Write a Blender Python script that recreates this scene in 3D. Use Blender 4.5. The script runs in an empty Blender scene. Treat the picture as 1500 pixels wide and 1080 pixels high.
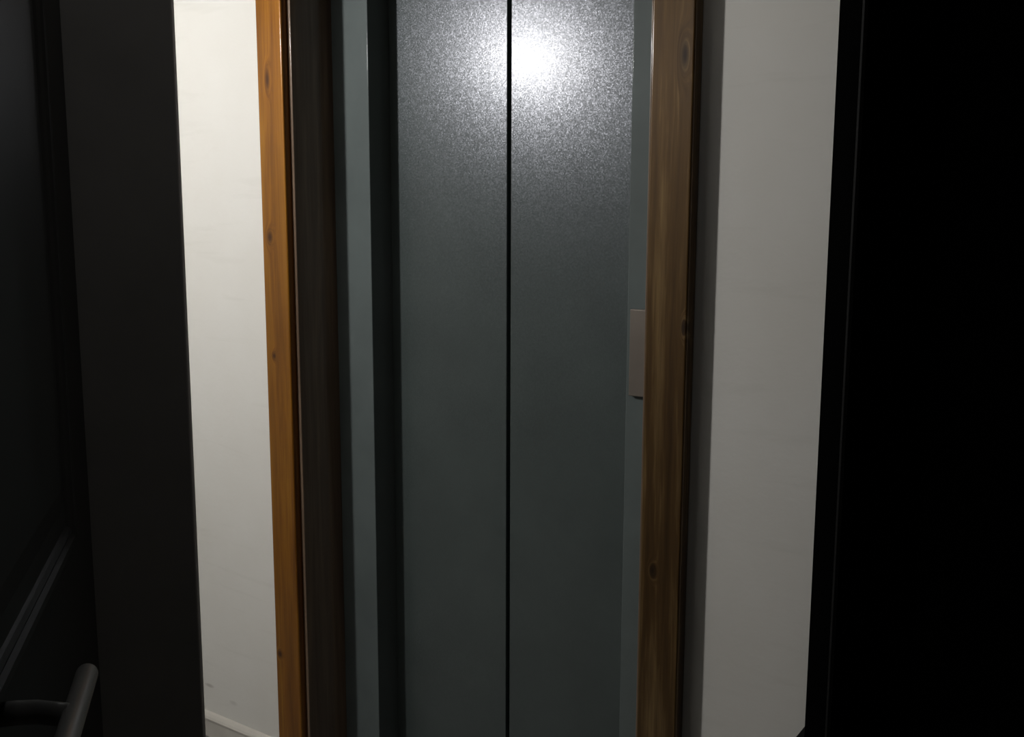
import bpy, bmesh, math, random
from mathutils import Vector, Matrix
random.seed(4)
S = bpy.context.scene
COL = S.collection

# ---------------------------------------------------------------- camera
CAM = Vector((1.447, -1.88, 1.557))
YAW, PITCH, ROLL = math.radians(34.5), math.radians(8.5), math.radians(0.19)
cd = bpy.data.cameras.new('camera')
cd.sensor_width = 36.0
cd.lens = 36.0                      # 1500 px focal length on a 1500 px wide frame
cd.clip_start = 0.02
cam = bpy.data.objects.new('camera', cd)
COL.objects.link(cam)
F = Vector((-math.sin(YAW) * math.cos(PITCH), math.cos(YAW) * math.cos(PITCH), -math.sin(PITCH)))
R = Vector((math.cos(YAW), math.sin(YAW), 0))
U = R.cross(F)
R2 = R * math.cos(ROLL) + U * math.sin(ROLL)
U2 = U * math.cos(ROLL) - R * math.sin(ROLL)
rot = Matrix((R2, U2, -F)).transposed()
cam.matrix_world = Matrix.Translation(CAM) @ rot.to_4x4()
S.camera = cam

# ---------------------------------------------------------------- world, exposure
w = bpy.data.worlds.new('world')
S.world = w
w.use_nodes = True
w.node_tree.nodes['Background'].inputs[0].default_value = (0.002, 0.002, 0.002, 1)
w.node_tree.nodes['Background'].inputs[1].default_value = 1.0
S.view_settings.view_transform = 'Standard'
S.view_settings.look = 'None'
S.view_settings.gamma = 1
S.view_settings.use_curve_mapping = False
S.view_settings.exposure = 0.0

LAMP = Vector((-0.906, -1.256, 2.177))
LAMP_POWER = 675.0

# ---------------------------------------------------------------- materials
def new_mat(name):
    m = bpy.data.materials.new(name)
    m.use_nodes = True
    nt = m.node_tree
    return m, nt, nt.nodes['Principled BSDF']

def N(nt, typ, **kw):
    n = nt.nodes.new(typ)
    for k, v in kw.items():
        setattr(n, k, v)
    return n

def setin(nt, sock, v):
    if hasattr(v, 'is_linked'):
        nt.links.new(v, sock)
    else:
        sock.default_value = v

def math_(nt, op, a, b=0.0, c=None, clamp=False):
    n = N(nt, 'ShaderNodeMath', operation=op, use_clamp=clamp)
    setin(nt, n.inputs[0], a)
    setin(nt, n.inputs[1], b)
    if c is not None:
        setin(nt, n.inputs[2], c)
    return n.outputs[0]

def mixc(nt, fac, a, b, blend='MIX'):
    n = N(nt, 'ShaderNodeMix', data_type='RGBA', blend_type=blend)
    setin(nt, n.inputs['Factor'], fac)
    setin(nt, n.inputs[6], a)
    setin(nt, n.inputs[7], b)
    return n.outputs[2]

def noise(nt, vec, scale, detail=3, rough=0.5, dist=0.0):
    n = N(nt, 'ShaderNodeTexNoise')
    nt.links.new(vec, n.inputs['Vector'])
    n.inputs['Scale'].default_value = scale
    n.inputs['Detail'].default_value = detail
    n.inputs['Roughness'].default_value = rough
    n.inputs['Distortion'].default_value = dist
    return n.outputs['Fac']

def position(nt, scale=(1, 1, 1), offset=(0, 0, 0)):
    g = N(nt, 'ShaderNodeNewGeometry')
    mp = N(nt, 'ShaderNodeMapping')
    nt.links.new(g.outputs['Position'], mp.inputs[0])
    mp.inputs['Scale'].default_value = scale
    mp.inputs['Location'].default_value = offset
    return mp.outputs[0]

def ramp(nt, fac, stops):
    n = N(nt, 'ShaderNodeValToRGB')
    el = n.color_ramp.elements
    while len(el) < len(stops):
        el.new(0.5)
    for e, (p, c) in zip(el, stops):
        e.position = p
        e.color = c
    nt.links.new(fac, n.inputs[0])
    return n.outputs[0]

def bump(nt, bsdf, h, strength, dist=0.01):
    b = N(nt, 'ShaderNodeBump')
    b.inputs['Strength'].default_value = strength
    b.inputs['Distance'].default_value = dist
    nt.links.new(h, b.inputs['Height'])
    nt.links.new(b.outputs[0], bsdf.inputs['Normal'])

def plaster(name, col, marks=()):
    m, nt, b = new_mat(name)
    p = position(nt)
    n1 = noise(nt, p, 2.3, 4, 0.6)
    c = ramp(nt, n1, [(0.3, (col[0] * .93, col[1] * .92, col[2] * .90, 1)), (0.75, (*col, 1))])
    # faint horizontal trowel streaks
    ps = position(nt, (3, 3, 26), (0.3, 0, 0))
    n2 = noise(nt, ps, 1.0, 3, 0.55, 0.4)
    st = ramp(nt, n2, [(0.30, (0.93, 0.93, 0.92, 1)), (0.42, (1, 1, 1, 1))])
    c = mixc(nt, 0.5, c, st, 'MULTIPLY')
    for (x, z, rx, rz, dark) in marks:       # small scuffs at their own places on the plaster
        sp = N(nt, 'ShaderNodeSeparateXYZ')
        nt.links.new(position(nt), sp.inputs[0])
        dx = math_(nt, 'DIVIDE', math_(nt, 'SUBTRACT', sp.outputs[0], x), rx)
        dz = math_(nt, 'DIVIDE', math_(nt, 'SUBTRACT', sp.outputs[2], z), rz)
        d2 = math_(nt, 'ADD', math_(nt, 'MULTIPLY', dx, dx), math_(nt, 'MULTIPLY', dz, dz))
        k = math_(nt, 'MULTIPLY', math_(nt, 'SUBTRACT', 1.0, d2, clamp=True), dark)
        c = mixc(nt, k, c, (0.22, 0.17, 0.14, 1))
    nt.links.new(c, b.inputs['Base Color'])
    b.inputs['Roughness'].default_value = 0.75
    b.inputs['Specular IOR Level'].default_value = 0.25
    bump(nt, b, noise(nt, p, 55, 4, 0.6), 0.12, 0.004)
    return m

def wood(name, along, dark, mid, light, seed, knots=(), rough=0.5, metal=0.45):
    """varnished softwood; grain runs along axis `along` (0 = X, 1 = Y, 2 = Z)"""
    m, nt, b = new_mat(name)
    sc = [30.0, 30.0, 30.0]
    sc[along] = 1.3
    off = (seed * 3.1, seed * 1.7, seed * 0.9)
    sp = N(nt, 'ShaderNodeSeparateXYZ')
    nt.links.new(position(nt), sp.inputs[0])
    kn = None
    for (x, z, rx, rz) in knots:
        dx = math_(nt, 'DIVIDE', math_(nt, 'SUBTRACT', sp.outputs[0], x), rx)
        dz = math_(nt, 'DIVIDE', math_(nt, 'SUBTRACT', sp.outputs[2], z), rz)
        d2 = math_(nt, 'ADD', math_(nt, 'MULTIPLY', dx, dx), math_(nt, 'MULTIPLY', dz, dz))
        e = math_(nt, 'POWER', 2.718, math_(nt, 'MULTIPLY', d2, -1.0))
        kn = e if kn is None else math_(nt, 'ADD', kn, e)
    base = position(nt, tuple(sc), off)
    if kn is not None:
        # grain bends round the knots
        cmb = N(nt, 'ShaderNodeCombineXYZ')
        nt.links.new(math_(nt, 'MULTIPLY', kn, 1.6), cmb.inputs[0])
        nt.links.new(math_(nt, 'MULTIPLY', kn, 0.8), cmb.inputs[1])
        ad = N(nt, 'ShaderNodeVectorMath', operation='ADD')
        nt.links.new(base, ad.inputs[0])
        nt.links.new(cmb.outputs[0], ad.inputs[1])
        base = ad.outputs[0]
    g1 = noise(nt, base, 1.0, 3, 0.55, 0.6)
    g2 = noise(nt, base, 5.5, 3, 0.6, 0.2)
    g = math_(nt, 'ADD', math_(nt, 'MULTIPLY', g1, 0.72), math_(nt, 'MULTIPLY', g2, 0.28))
    c = ramp(nt, g, [(0.33, (*dark, 1)), (0.50, (*mid, 1)), (0.68, (*light, 1))])
    if kn is not None:
        k2 = math_(nt, 'MULTIPLY', math_(nt, 'SUBTRACT', kn, 0.25, clamp=True), 1.25, clamp=True)
        c = mixc(nt, k2, c, (dark[0] * .32, dark[1] * .28, dark[2] * .5, 1))
    nt.links.new(c, b.inputs['Base Color'])
    b.inputs['Roughness'].default_value = rough
    b.inputs['Specular IOR Level'].default_value = 0.2
    b.inputs['Metallic'].default_value = metal      # satin sheen of varnished softwood keeps the wood's colour
    b.inputs['Coat Weight'].default_value = 0.8
    b.inputs['Coat Roughness'].default_value = 0.16
    bump(nt, b, g2, 0.10, 0.002)
    return m

def paint(name, col, rough, spec=0.5, metallic=0.0, bscale=0, bstr=0.0, bdist=0.002):
    m, nt, b = new_mat(name)
    p = position(nt)
    n = noise(nt, p, 6, 4, 0.6)
    c = ramp(nt, n, [(0.3, (col[0] * .9, col[1] * .9, col[2] * .9, 1)), (0.7, (col[0] * 1.08, col[1] * 1.08, col[2] * 1.08, 1))])
    nt.links.new(c, b.inputs['Base Color'])
    b.inputs['Roughness'].default_value = rough
    b.inputs['Specular IOR Level'].default_value = spec
    b.inputs['Metallic'].default_value = metallic
    if bscale:
        bump(nt, b, noise(nt, p, bscale, 2, 0.6), bstr, bdist)
    return m

def tile_floor(name):
    m, nt, b = new_mat(name)
    p = position(nt, (1, 1, 0), (0.05, 0.10, 0))
    br = N(nt, 'ShaderNodeTexBrick')
    nt.links.new(p, br.inputs['Vector'])
    br.offset = 0.0
    br.inputs['Scale'].default_value = 1.0
    br.inputs['Brick Width'].default_value = 0.33
    br.inputs['Row Height'].default_value = 0.33
    br.inputs['Mortar Size'].default_value = 0.003
    br.inputs['Color1'].default_value = (0.20, 0.195, 0.18, 1)
    br.inputs['Color2'].default_value = (0.175, 0.17, 0.16, 1)
    br.inputs['Mortar'].default_value = (0.16, 0.15, 0.14, 1)
    nz = noise(nt, position(nt), 9, 5, 0.6)
    c = mixc(nt, 0.25, br.outputs[0], ramp(nt, nz, [(0.3, (0.6, 0.58, 0.55, 1)), (0.7, (1, 1, 1, 1))]), 'MULTIPLY')
    nt.links.new(c, b.inputs['Base Color'])
    b.inputs['Roughness'].default_value = 0.35
    bump(nt, b, br.outputs['Fac'], -0.3, 0.003)
    return m

M = {}
M['wall'] = plaster('white_plaster', (0.80, 0.776, 0.73), marks=[(-0.945, 0.156, 0.024, 0.007, 0.4), (-0.84, 0.13, 0.02, 0.008, 0.18)])
M['room_wall'] = plaster('room_plaster', (0.62, 0.60, 0.57))
M['ceiling'] = plaster('ceiling_plaster', (0.17, 0.17, 0.165))  # darkened well below white to cut the bounce light
M['skirting'] = paint('skirting_paint', (0.62, 0.58, 0.52), 0.35, 0.5)
M['floor'] = tile_floor('floor_tile')  # tiles toned down so less light bounces up
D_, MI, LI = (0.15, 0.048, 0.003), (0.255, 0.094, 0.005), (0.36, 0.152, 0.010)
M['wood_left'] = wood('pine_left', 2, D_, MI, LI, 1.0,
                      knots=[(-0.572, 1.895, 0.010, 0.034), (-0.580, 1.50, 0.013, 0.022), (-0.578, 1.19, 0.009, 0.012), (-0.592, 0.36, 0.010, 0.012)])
M['wood_right_shaded'] = wood('pine_right_shaded', 2, (0.055, 0.025, 0.005), (0.10, 0.052, 0.014), (0.24, 0.15, 0.058), 2.3,  # darker, greyer copy of the left pine; weaker light put into the colour
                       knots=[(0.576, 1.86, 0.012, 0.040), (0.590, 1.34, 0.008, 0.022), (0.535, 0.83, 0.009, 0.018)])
M['wood_head'] = wood('pine_head', 0, D_, MI, LI, 3.7)
M['wood_jamb'] = wood('pine_jamb', 2, (0.12, 0.078, 0.052), (0.17, 0.115, 0.078), (0.25, 0.17, 0.11), 5.2, rough=0.3, metal=0.0)
M['lift_frame'] = paint('lift_frame_paint', (0.115, 0.134, 0.131), 0.38, 0.5, 0.0, 420, 0.08, 0.0012)
M['lift_door'] = paint('lift_door_paint', (0.066, 0.080, 0.076), 0.30, 0.5, 0.0, 0, 0.0, 0.0016)
_m = M['lift_door'].node_tree.nodes['Principled BSDF']
_m.inputs['Roughness'].default_value = 0.42
_m.inputs['Specular IOR Level'].default_value = 0.8
_m.inputs['Coat Weight'].default_value = 0.8
_m.inputs['Coat Roughness'].default_value = 0.27
_nt = M['lift_door'].node_tree
_m.inputs['Roughness'].default_value = 0.31
_m.inputs['Specular IOR Level'].default_value = 0.55
_m.inputs['Specular Tint'].default_value = (0.86, 0.87, 1.0, 1)
_m.inputs['Coat Roughness'].default_value = 0.25
_m.inputs['Coat Weight'].default_value = 0.52
_vo = N(_nt, 'ShaderNodeTexVoronoi')          # fine metallic-flake sparkle of the sprayed paint
_vo.inputs['Scale'].default_value = 430.0
_nt.links.new(position(_nt), _vo.inputs['Vector'])
_sb = N(_nt, 'ShaderNodeVectorMath', operation='SUBTRACT')
_nt.links.new(_vo.outputs['Color'], _sb.inputs[0])
_sb.inputs[1].default_value = (0.5, 0.5, 0.5)
_ml = N(_nt, 'ShaderNodeVectorMath', operation='SCALE')
_nt.links.new(_sb.outputs[0], _ml.inputs[0])
_ml.inputs['Scale'].default_value = 0.10
_ge = N(_nt, 'ShaderNodeNewGeometry')
_ad = N(_nt, 'ShaderNodeVectorMath', operation='ADD')
_nt.links.new(_ge.outputs['Normal'], _ad.inputs[0])
_nt.links.new(_ml.outputs[0], _ad.inputs[1])
_no = N(_nt, 'ShaderNodeVectorMath', operation='NORMALIZE')
_nt.links.new(_ad.outputs[0], _no.inputs[0])
_nt.links.new(_no.outputs[0], _m.inputs['Normal'])
_m2 = N(_nt, 'ShaderNodeVectorMath', operation='SCALE')
_nt.links.new(_sb.outputs[0], _m2.inputs[0])
_m2.inputs['Scale'].default_value = 0.045
_a2 = N(_nt, 'ShaderNodeVectorMath', operation='ADD')
_nt.links.new(_ge.outputs['Normal'], _a2.inputs[0])
_nt.links.new(_m2.outputs[0], _a2.inputs[1])
_n2 = N(_nt, 'ShaderNodeVectorMath', operation='NORMALIZE')
_nt.links.new(_a2.outputs[0], _n2.inputs[0])
_nt.links.new(_n2.outputs[0], _m.inputs['Coat Normal'])
_f = M['lift_frame'].node_tree.nodes['Principled BSDF']
_f.inputs['Specular IOR Level'].default_value = 0.12
_f.inputs['Roughness'].default_value = 0.5
_f.inputs['Coat Weight'].default_value = 0.5
_f.inputs['Coat Roughness'].default_value = 0.13
M['landing'] = plaster('landing_plaster', (0.13, 0.13, 0.125))  # unseen landing walls, darkened to keep bounce light low
M['wall_side'] = plaster('side_plaster', (0.50, 0.49, 0.46))  # greyed from white to limit bounce onto the lift wall
M['rubber'] = paint('black_rubber', (0.006, 0.006, 0.006), 0.8, 0.2)
M['sill'] = paint('ribbed_aluminium', (0.45, 0.45, 0.44), 0.4, 0.5, 1.0)
M['steel'] = paint('brushed_steel', (0.22, 0.188, 0.16), 0.4, 0.5, 0.5, 60, 0.05)
M['button'] = paint('button_plastic', (0.55, 0.55, 0.52), 0.4)
M['black'] = paint('black_lacquer', (0.026, 0.025, 0.024), 0.36, 0.18)
M['frame_lit'] = paint('frame_lit_paint', (0.26, 0.245, 0.232), 0.55, 0.3)  # lit copy of the black frame paint, lightened for the left upright
M['frame_shaded'] = paint('frame_shaded_paint', (0.002, 0.002, 0.002), 0.8, 0.0)  # shaded copy of the frame paint, near-black so the right side stays dark
M['painted_shade'] = paint('painted_shade_wall', (0.004, 0.004, 0.004), 0.8, 0.0)  # shadow put into the wall colour
M['edge_glint_tone'] = paint('edge_glint_paint', (0.007, 0.007, 0.007), 0.6, 0.1)  # paler tone standing in for light on the right arris
M['plinth'] = paint('black_plinth_paint', (0.004, 0.0045, 0.0045), 0.6, 0.1)
M['handle'] = paint('satin_steel', (0.36, 0.36, 0.35), 0.42, 0.5, 0.35)
M['brass'] = paint('lamp_metal', (0.5, 0.5, 0.5), 0.4, 0.5, 1.0)
m, nt, b = new_mat('lamp_glass')
b.inputs['Base Color'].default_value = (0.9, 0.9, 0.88, 1)
nzl = noise(nt, position(nt), 3.0, 1)
ec = ramp(nt, nzl, [(0.0, (0.99, 0.985, 0.97, 1)), (1.0, (1.0, 0.995, 0.98, 1))])
nt.links.new(ec, b.inputs['Emission Color'])
b.inputs['Emission Strength'].default_value = LAMP_POWER
M['lamp'] = m

m2 = m.copy(); m2.name = 'fill_glow'  # glow of the added fill light
m2.node_tree.nodes['Principled BSDF'].inputs['Emission Strength'].default_value = 118.0
M['fill_glow'] = m2

# ---------------------------------------------------------------- mesh helpers
def link(name, bm, mat, parent=None, bevel=0.0, seg=3, smooth=False):
    bmesh.ops.recalc_face_normals(bm, faces=bm.faces)
    me = bpy.data.meshes.new(name)
    bm.to_mesh(me)
    bm.free()
    me.materials.append(M[mat])
    o = bpy.data.objects.new(name, me)
    COL.objects.link(o)
    if parent:
        o.parent = parent
    if bevel:
        for p in me.polygons:
            p.use_smooth = True
        md = o.modifiers.new('bevel', 'BEVEL')
        md.width = bevel
        md.segments = seg
        md.limit_method = 'ANGLE'
        md.harden_normals = True
    elif smooth:
        for p in me.polygons:
            p.use_smooth = True
    return o

def add_box(bm, x0, x1, y0, y1, z0, z1, mat=None):
    vs = [bm.verts.new(v) for v in ((x0, y0, z0), (x1, y0, z0), (x1, y1, z0), (x0, y1, z0), (x0, y0, z1), (x1, y0, z1), (x1, y1, z1), (x0, y1, z1))]
    for f in ((0, 3, 2, 1), (4, 5, 6, 7), (0, 1, 5, 4), (1, 2, 6, 5), (2, 3, 7, 6), (3, 0, 4, 7)):
        bm.faces.new([vs[i] for i in f])
    if mat is not None:
        for v in vs:
            v.co = mat @ v.co
    return vs

def box(name, x0, x1, y0, y1, z0, z1, mat, parent=None, bevel=0.0, xf=None, seg=3):
    bm = bmesh.new()
    add_box(bm, x0, x1, y0, y1, z0, z1, xf)
    return link(name, bm, mat, parent, bevel, seg)

def prism(bm, poly, z0, z1):
    lo = [bm.verts.new((x, y, z0)) for x, y in poly]
    hi = [bm.verts.new((x, y, z1)) for x, y in poly]
    n = len(poly)
    bm.faces.new(lo[::-1])
    bm.faces.new(hi)
    for i in range(n):
        j = (i + 1) % n
        bm.faces.new((lo[i], lo[j], hi[j], hi[i]))

def tube(bm, pts, radii, n=20, cap=True):
    rings = []
    for i, p in enumerate(pts):
        p = Vector(p)
        a = Vector(pts[max(i - 1, 0)])
        c = Vector(pts[min(i + 1, len(pts) - 1)])
        t = (c - a).normalized()
        up = Vector((0, 0, 1)) if abs(t.z) < 0.9 else Vector((1, 0, 0))
        u = t.cross(up).normalized()
        v = t.cross(u)
        r = radii[i]
        r = r if isinstance(r, tuple) else (r, r)
        rings.append([bm.verts.new(p + u * (math.cos(2 * math.pi * k / n) * r[0]) + v * (math.sin(2 * math.pi * k / n) * r[1])) for k in range(n)])
    for a, b2 in zip(rings, rings[1:]):
        for k in range(n):
            bm.faces.new((a[k], a[(k + 1) % n], b2[(k + 1) % n], b2[k]))
    if cap:
        bm.faces.new(rings[0][::-1])
        bm.faces.new(rings[-1])

def lathe(bm, prof, centre, n=32):
    rings = [[bm.verts.new((centre[0] + r * math.cos(2 * math.pi * k / n), centre[1] + r * math.sin(2 * math.pi * k / n), centre[2] + z)) for k in range(n)] for r, z in prof]
    for a, b2 in zip(rings, rings[1:]):
        for k in range(n):
            bm.faces.new((a[k], a[(k + 1) % n], b2[(k + 1) % n], b2[k]))
    bm.faces.new(rings[0][::-1])
    bm.faces.new(rings[-1])

def empty(name, loc=(0, 0, 0)):
    o = bpy.data.objects.new(name, None)
    COL.objects.link(o)
    o.empty_display_size = 0.1
    return o

def tag(o, label, cat, structure=False, group=None):
    o['label'] = label
    o['category'] = cat
    if structure:
        o['kind'] = 'structure'
    if group:
        o['group'] = group
    return o

# ---------------------------------------------------------------- frames of reference
# lift wall: Y = 0, room side is -Y.   doorway: local (lateral, depth, z) with the camera above (0, 0)
A = YAW + math.radians(15.3)
ND = Vector((-math.sin(A), math.cos(A), 0))
TD = Vector((math.cos(A), math.sin(A), 0))
DOOR = Matrix(((TD.x, ND.x, 0, CAM.x), (TD.y, ND.y, 0, CAM.y), (0, 0, 1, 0), (0, 0, 0, 1)))
def dl(a, d, z=0.0):
    return DOOR @ Vector((a, d, z))
CEIL = 2.42
D0, D1 = 1.48, 1.55                    # room side and landing side of the doorway
JL, JR = -0.0636, 0.98                 # inner edges of the black frame
corner = dl(JR + 0.172, D1)            # where the doorway wall meets the lift wall

# ---------------------------------------------------------------- structure: floor, ceiling, walls
bm = bmesh.new(); add_box(bm, -2.6, 3.4, -5.6, 0.6, -0.1, 0.0)
tag(link('floor', bm, 'floor'), 'tiled landing floor below the white walls, toned down to limit bounce light', 'floor', True)
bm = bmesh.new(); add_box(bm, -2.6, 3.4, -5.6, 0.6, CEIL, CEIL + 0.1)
tag(link('ceiling', bm, 'ceiling'), 'landing ceiling above the elevator, darkened to cut bounce light', 'ceiling', True)

OX, OZ = 0.522, 2.172                  # rough opening in the lift wall
bm = bmesh.new()
prism(bm, [(-2.2, 0), (-OX, 0), (-OX, 0.22), (-2.2, 0.22)], 0, CEIL)
add_box(bm, -OX, OX, 0, 0.22, OZ, CEIL)
prism(bm, [(OX, 0), (0.995, 0), (0.995, 0.22), (OX, 0.22)], 0, CEIL)
tag(link('wall_back', bm, 'wall'), 'white plastered wall around the elevator, bright at left and dim at right', 'wall', True)
bm = bmesh.new(); add_box(bm, -2.35, -2.2, -2.55, 0.22, 0, CEIL)
tag(link('wall_left', bm, 'wall_side'), 'plastered side wall of the landing beyond the left edge, greyed to limit bounce light', 'wall', True)
# landing wall opposite the lift, and the doorway wall with the black door in it
LW = -2.05
bm = bmesh.new()
pw = dl(LW, D1)
add_box(bm, -2.2, pw.x, pw.y - 0.12, pw.y, 0, CEIL)
tag(link('wall_front', bm, 'landing'), 'plastered landing wall opposite the elevator, out of sight, darkened to cut bounce light', 'wall', True)
bm = bmesh.new()
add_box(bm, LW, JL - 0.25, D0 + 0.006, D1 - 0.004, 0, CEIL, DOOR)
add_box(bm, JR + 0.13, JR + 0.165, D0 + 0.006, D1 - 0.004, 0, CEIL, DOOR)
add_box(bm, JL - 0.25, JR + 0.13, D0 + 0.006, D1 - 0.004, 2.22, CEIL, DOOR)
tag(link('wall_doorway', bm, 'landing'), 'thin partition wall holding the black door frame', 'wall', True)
# the dark room the photographer stands in
bm = bmesh.new(); add_box(bm, -0.62, -0.52, -1.9, D0 - 0.001, 0, CEIL, DOOR)
tag(link('wall_room_left', bm, 'room_wall'), 'unlit room wall behind the open black door', 'wall', True)
bm = bmesh.new(); add_box(bm, 1.75, 1.85, -1.9, D0 + 0.07, 0, CEIL, DOOR)
tag(link('wall_room_right', bm, 'room_wall'), 'unlit room wall to the right of the doorway', 'wall', True)
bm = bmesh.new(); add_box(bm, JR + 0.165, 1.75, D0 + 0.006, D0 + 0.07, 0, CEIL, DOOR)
tag(link('wall_room_front', bm, 'painted_shade'), 'room wall right of the doorway, its shadow painted in as black', 'wall', True)
bm = bmesh.new(); add_box(bm, -0.62, 1.85, -2.0, -1.9, 0, CEIL, DOOR)
tag(link('wall_room_back', bm, 'room_wall'), 'unlit room wall behind the viewer', 'wall', True)

# baseboards: flat face with a rounded sloping top moulding
def skirting(name, x0, x1, label):
    bm = bmesh.new()
    prof = [(0.0, 0.0), (-0.014, 0.0), (-0.014, 0.052), (-0.0165, 0.054), (-0.0165, 0.058), (-0.013, 0.064), (-0.007, 0.070), (0.0, 0.073)]
    a = [bm.verts.new((x0, y, z)) for y, z in prof]
    c = [bm.verts.new((x1, y, z)) for y, z in prof]
    n = len(prof)
    for i in range(n):
        j = (i + 1) % n
        bm.faces.new((a[i], a[j], c[j], c[i]))
    bm.faces.new(a); bm.faces.new(c[::-1])
    return tag(link(name, bm, 'skirting'), label, 'baseboard', True)
skirting('baseboard_left', -2.2, -0.6095, 'cream baseboard with a moulded top under the bright left wall')
skirting('baseboard_right', 0.598, 0.858, 'cream baseboard under the dim right wall')

# ---------------------------------------------------------------- wooden casing round the lift
cas = tag(empty('trim_1'), 'varnished knotty pine casing framing the grey elevator doors', 'door casing', True)
CI, CO, CF, CB = 0.505, 0.597, -0.037, -0.001
HZ = 2.165
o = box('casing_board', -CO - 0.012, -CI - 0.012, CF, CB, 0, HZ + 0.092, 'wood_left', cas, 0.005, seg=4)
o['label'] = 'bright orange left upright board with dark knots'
o = box('casing_board', CI, CO, CF, CB, 0, HZ + 0.092, 'wood_right_shaded', cas, 0.005, seg=4)
o['label'] = 'brown right upright board with streaky grain, shade painted into its colour'
o = box('casing_board', -CI - 0.012, CI, CF, CB, HZ, HZ + 0.092, 'wood_head', cas, 0.004)
o['label'] = 'head board across the top of the opening'
FY = 0.125                              # front face of the grey lift frame
box('jamb_board', -0.5168, -0.505, -0.017, FY + 0.03, 0, HZ - 0.0002, 'wood_jamb', cas, 0.003)
box('jamb_board', 0.493, 0.5048, -0.017, FY + 0.03, 0, HZ - 0.0002, 'wood_jamb', cas, 0.003)
box('jamb_board', -0.505, 0.493, -0.017, FY + 0.03, HZ - 0.0095, HZ - 0.0002, 'wood_jamb', cas, 0.003)

# ---------------------------------------------------------------- the elevator entrance
lift = tag(empty('elevator_entrance'), 'dark grey two-panel elevator doors with a bright lamp reflection near the top', 'elevator')
FI, DY = 0.378, 0.205
fr = box('frame_upright', -0.5045, -FI, FY, DY + 0.06, 0, 2.154, 'lift_frame', lift, 0.0025)
fr['label'] = 'lighter grey left frame upright'
box('frame_upright', FI, 0.4925, FY, DY + 0.06, 0, 2.154, 'lift_frame', lift, 0.0025)
box('frame_header', -FI, FI, FY, DY + 0.06, 2.13, 2.154, 'lift_frame', lift, 0.0025)
SX = 0.003
GAP = 0.0055
for x0, x1 in ((-FI - 0.02, SX - GAP), (SX + GAP, FI + 0.02)):
    bm = bmesh.new()
    # pressed steel panel: flat face with a small folded return at the meeting edge
    add_box(bm, x0 if x0 > -0.2 else x0 + 0.0205, x1 if x1 < 0.2 else x1 - 0.0205, DY, DY + 0.032, 0.012, 2.129)
    link('door_panel', bm, 'lift_door', lift, 0.002)
box('rubber_seal', SX - 0.02, SX + 0.02, DY + 0.033, DY + 0.045, 0.012, 2.129, 'rubber', lift)
sill = box('door_sill', -FI, FI, FY + 0.005, DY + 0.06, 0, 0.008, 'sill', lift)
for k in range(4):
    box('groove', -FI + 0.004, FI - 0.004, FY + 0.012 + k * 0.017, FY + 0.018 + k * 0.017, 0.008, 0.0105, 'sill', sill)
plate = box('call_plate', 0.391, 0.491, FY - 0.0125, FY - 0.0002, 1.162, 1.355, 'steel', lift, 0.002, seg=2)
plate['label'] = 'small steel call plate half hidden behind the casing'
bm = bmesh.new()
tube(bm, [(0.446, FY - 0.0125, 1.258), (0.446, FY - 0.0165, 1.258), (0.446, FY - 0.0175, 1.258)], [0.014, 0.014, 0.012], 24)
link('call_button', bm, 'button', plate)

# ---------------------------------------------------------------- black door frame
tr = tag(empty('trim_2'), 'black door frame the elevator is seen through', 'door frame', True)
o = box('frame_upright', JL - 0.25, JL, D0, D1, 0, 2.22, 'frame_lit', tr, 0.003, DOOR)
o['label'] = 'wide left upright beside the bright wall, black frame painted lighter as if lit'
# right upright; an added paler strip imitates the lit line on its inner arris
bm = bmesh.new()
prof = [(JR, D1), (JR, D0 + 0.012), (JR + 0.006, D0), (JR + 0.165, D0), (JR + 0.165, D1)]
prism(bm, prof, 0, 2.22)
for v in bm.verts:
    v.co = DOOR @ v.co
o = link('frame_upright', bm, 'frame_shaded', tr, 0.002)
o['label'] = 'black right upright, shade painted in, with a thin paler edge line'
box('edge_glint', JR - 0.0015, JR + 0.0055, D0 - 0.004, D0 + 0.0025, 0, 2.12, 'edge_glint_tone', tr, 0.001, DOOR)
box('frame_head', JL, JR, D0, D1, 2.12, 2.22, 'frame_lit', tr, 0.003, DOOR)
# corner plinth block between frame and lift wall
g = 0.86
k = (corner.y) / TD.y
cx = corner.x - TD.x * k
yb = -(cx - g) * TD.y / TD.x
bm = bmesh.new()
prism(bm, [(g, -0.001), (g, yb), (cx - 0.004, -0.001)], 0, 0.577)
tag(link('trim_3', bm, 'plinth', None, 0.003), 'low black plinth block at the foot of the right door frame', 'plinth', True)

# ---------------------------------------------------------------- open black door leaf with pull handle
door = tag(empty('door_1'), 'glossy black panelled door standing open at the left edge', 'door', True)
LS, LT = -0.20, 0.045
d_a, d_b = 0.50, 1.474
box('door_leaf', LS - LT, LS, d_a, d_b, 0.012, 2.10, 'black', door, 0.003, DOOR)
def moulding(z0, z1, a0, a1):
    """raised moulding frame round a door panel (mitred, with a stepped profile)"""
    bm = bmesh.new()
    prof = [(0.0, 0.0), (0.004, 0.007), (0.014, 0.011), (0.026, 0.010), (0.034, 0.005), (0.046, 0.008), (0.054, 0.004), (0.060, 0.0)]
    rings = []
    for ins, h in prof:
        ins *= 0.55
        rings.append([bm.verts.new(dl(LS + h * 0.8 - 0.0005, d, z)) for d, z in ((a0 + ins, z0 + ins), (a1 - ins, z0 + ins), (a1 - ins, z1 - ins), (a0 + ins, z1 - ins))])
    for r, s in zip(rings, rings[1:]):
        for i in range(4):
            j = (i + 1) % 4
            bm.faces.new((r[i], r[j], s[j], s[i]))
    return link('panel_moulding', bm, 'black', door)
moulding(1.16, 1.97, 0.62, 1.30)
moulding(0.16, 1.00, 0.62, 1.30)
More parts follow.
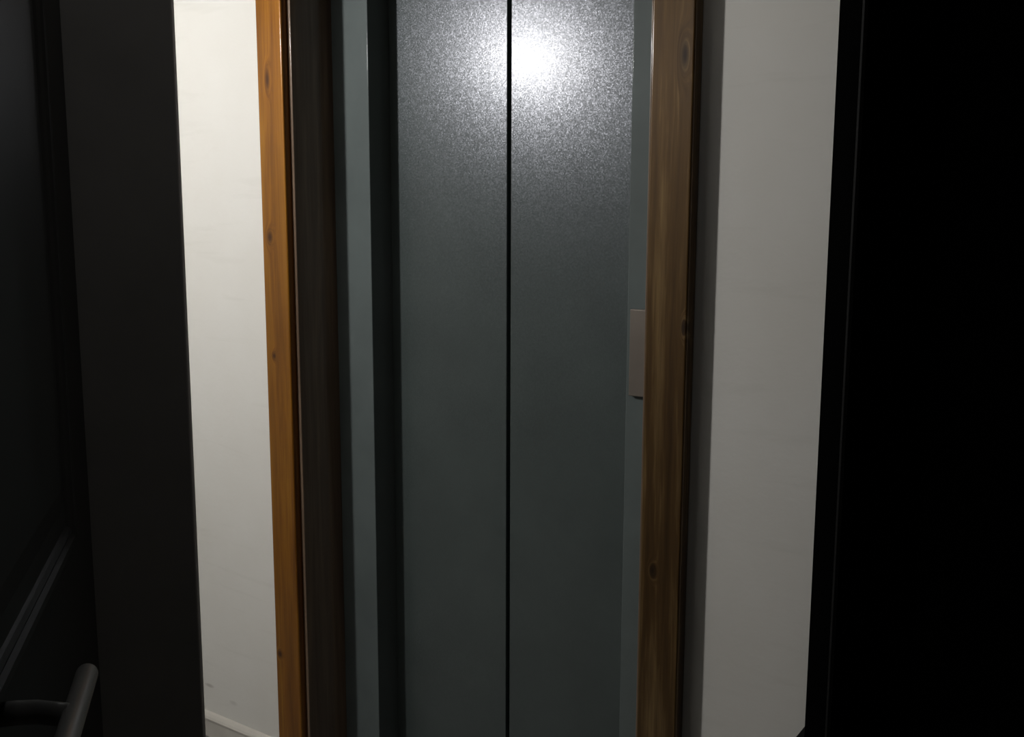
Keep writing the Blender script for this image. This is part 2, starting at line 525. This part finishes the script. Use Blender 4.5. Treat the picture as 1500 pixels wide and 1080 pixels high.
def raised(z0, z1, a0, a1):
    bm = bmesh.new()
    r0 = [bm.verts.new(dl(LS - 0.0004, d, z)) for d, z in ((a0, z0), (a1, z0), (a1, z1), (a0, z1))]
    i = 0.035
    r1 = [bm.verts.new(dl(LS + 0.006, d, z)) for d, z in ((a0 + i, z0 + i), (a1 - i, z0 + i), (a1 - i, z1 - i), (a0 + i, z1 - i))]
    for q in range(4):
        j = (q + 1) % 4
        bm.faces.new((r0[q], r0[j], r1[j], r1[q]))
    bm.faces.new(r1)
    return link('raised_panel', bm, 'black', door)
raised(1.215, 1.915, 0.675, 1.245)
raised(0.215, 0.945, 0.675, 1.245)
hd = empty('handle'); hd.parent = door
hd['label'] = 'satin steel bar handle with rounded end'
ZH = 1.143
bm = bmesh.new()
br = 0.0098
pts, rad = [], []
for i in range(6):                          # rounded tip
    t = i / 5 * math.pi / 2
    pts.append(dl(-0.14, 0.957 + br * 0.6 * (math.cos(t) - 1), ZH)); rad.append(max(br * math.sin(t), 0.001))
pts.append(dl(-0.14, 0.62, ZH)); rad.append(br)
pts.append(dl(-0.14, 0.612, ZH)); rad.append(br * 0.8)
tube(bm, pts, rad, 24)
link('bar', bm, 'handle', hd, smooth=True)
for dd in (0.875, 0.67):
    bm = bmesh.new()
    path = [dl(LS + 0.0002, dd + 0.012, ZH), dl(LS + 0.015, dd + 0.012, ZH), dl(LS + 0.030, dd + 0.009, ZH), dl(LS + 0.044, dd + 0.002, ZH), dl(LS + 0.056, dd - 0.004, ZH)]
    tube(bm, path, [(0.0045, 0.0112)] * 5, 16)
    link('standoff', bm, 'handle', hd, smooth=True)

# ---------------------------------------------------------------- ceiling lamp (above and left of the picture)
lamp = tag(empty('ceiling_lamp'), 'small round globe lamp hanging from the landing ceiling', 'lamp')
bm = bmesh.new(); lathe(bm, [(0.055, 0.0), (0.055, -0.012), (0.035, -0.026), (0.012, -0.03)], (LAMP.x, LAMP.y, CEIL - 0.0005))
link('canopy', bm, 'brass', lamp, smooth=False)
zt = CEIL - 0.030 - LAMP.z
bm = bmesh.new(); lathe(bm, [(0.007, 0.058), (0.007, zt)], LAMP, 12)
link('stem', bm, 'brass', lamp)
bm = bmesh.new(); lathe(bm, [(0.018, 0.046), (0.020, 0.052), (0.016, 0.062)], LAMP, 20)
link('collar', bm, 'brass', lamp)
bm = bmesh.new(); bmesh.ops.create_uvsphere(bm, u_segments=24, v_segments=14, radius=0.048)
for v in bm.verts:
    v.co = v.co + LAMP
link('globe', bm, 'lamp', lamp, smooth=True)

# ---------------------------------------------------------------- added fill light inside the room, brightens the left door frame
SP = dl(0.05, 0.78, CEIL)
fill_light = tag(empty('added_fill_light'), 'tiny dim fill light added over the open black door', 'fill light')
bm = bmesh.new(); lathe(bm, [(0.045, -0.0005), (0.045, -0.008), (0.030, -0.014), (0.022, -0.014)], SP, 24)
link('fill_ring', bm, 'brass', fill_light)
bm = bmesh.new(); lathe(bm, [(0.020, -0.0145), (0.018, -0.024), (0.010, -0.031), (0.001, -0.033)], SP, 24)
link('fill_bulb', bm, 'fill_glow', fill_light, smooth=True)
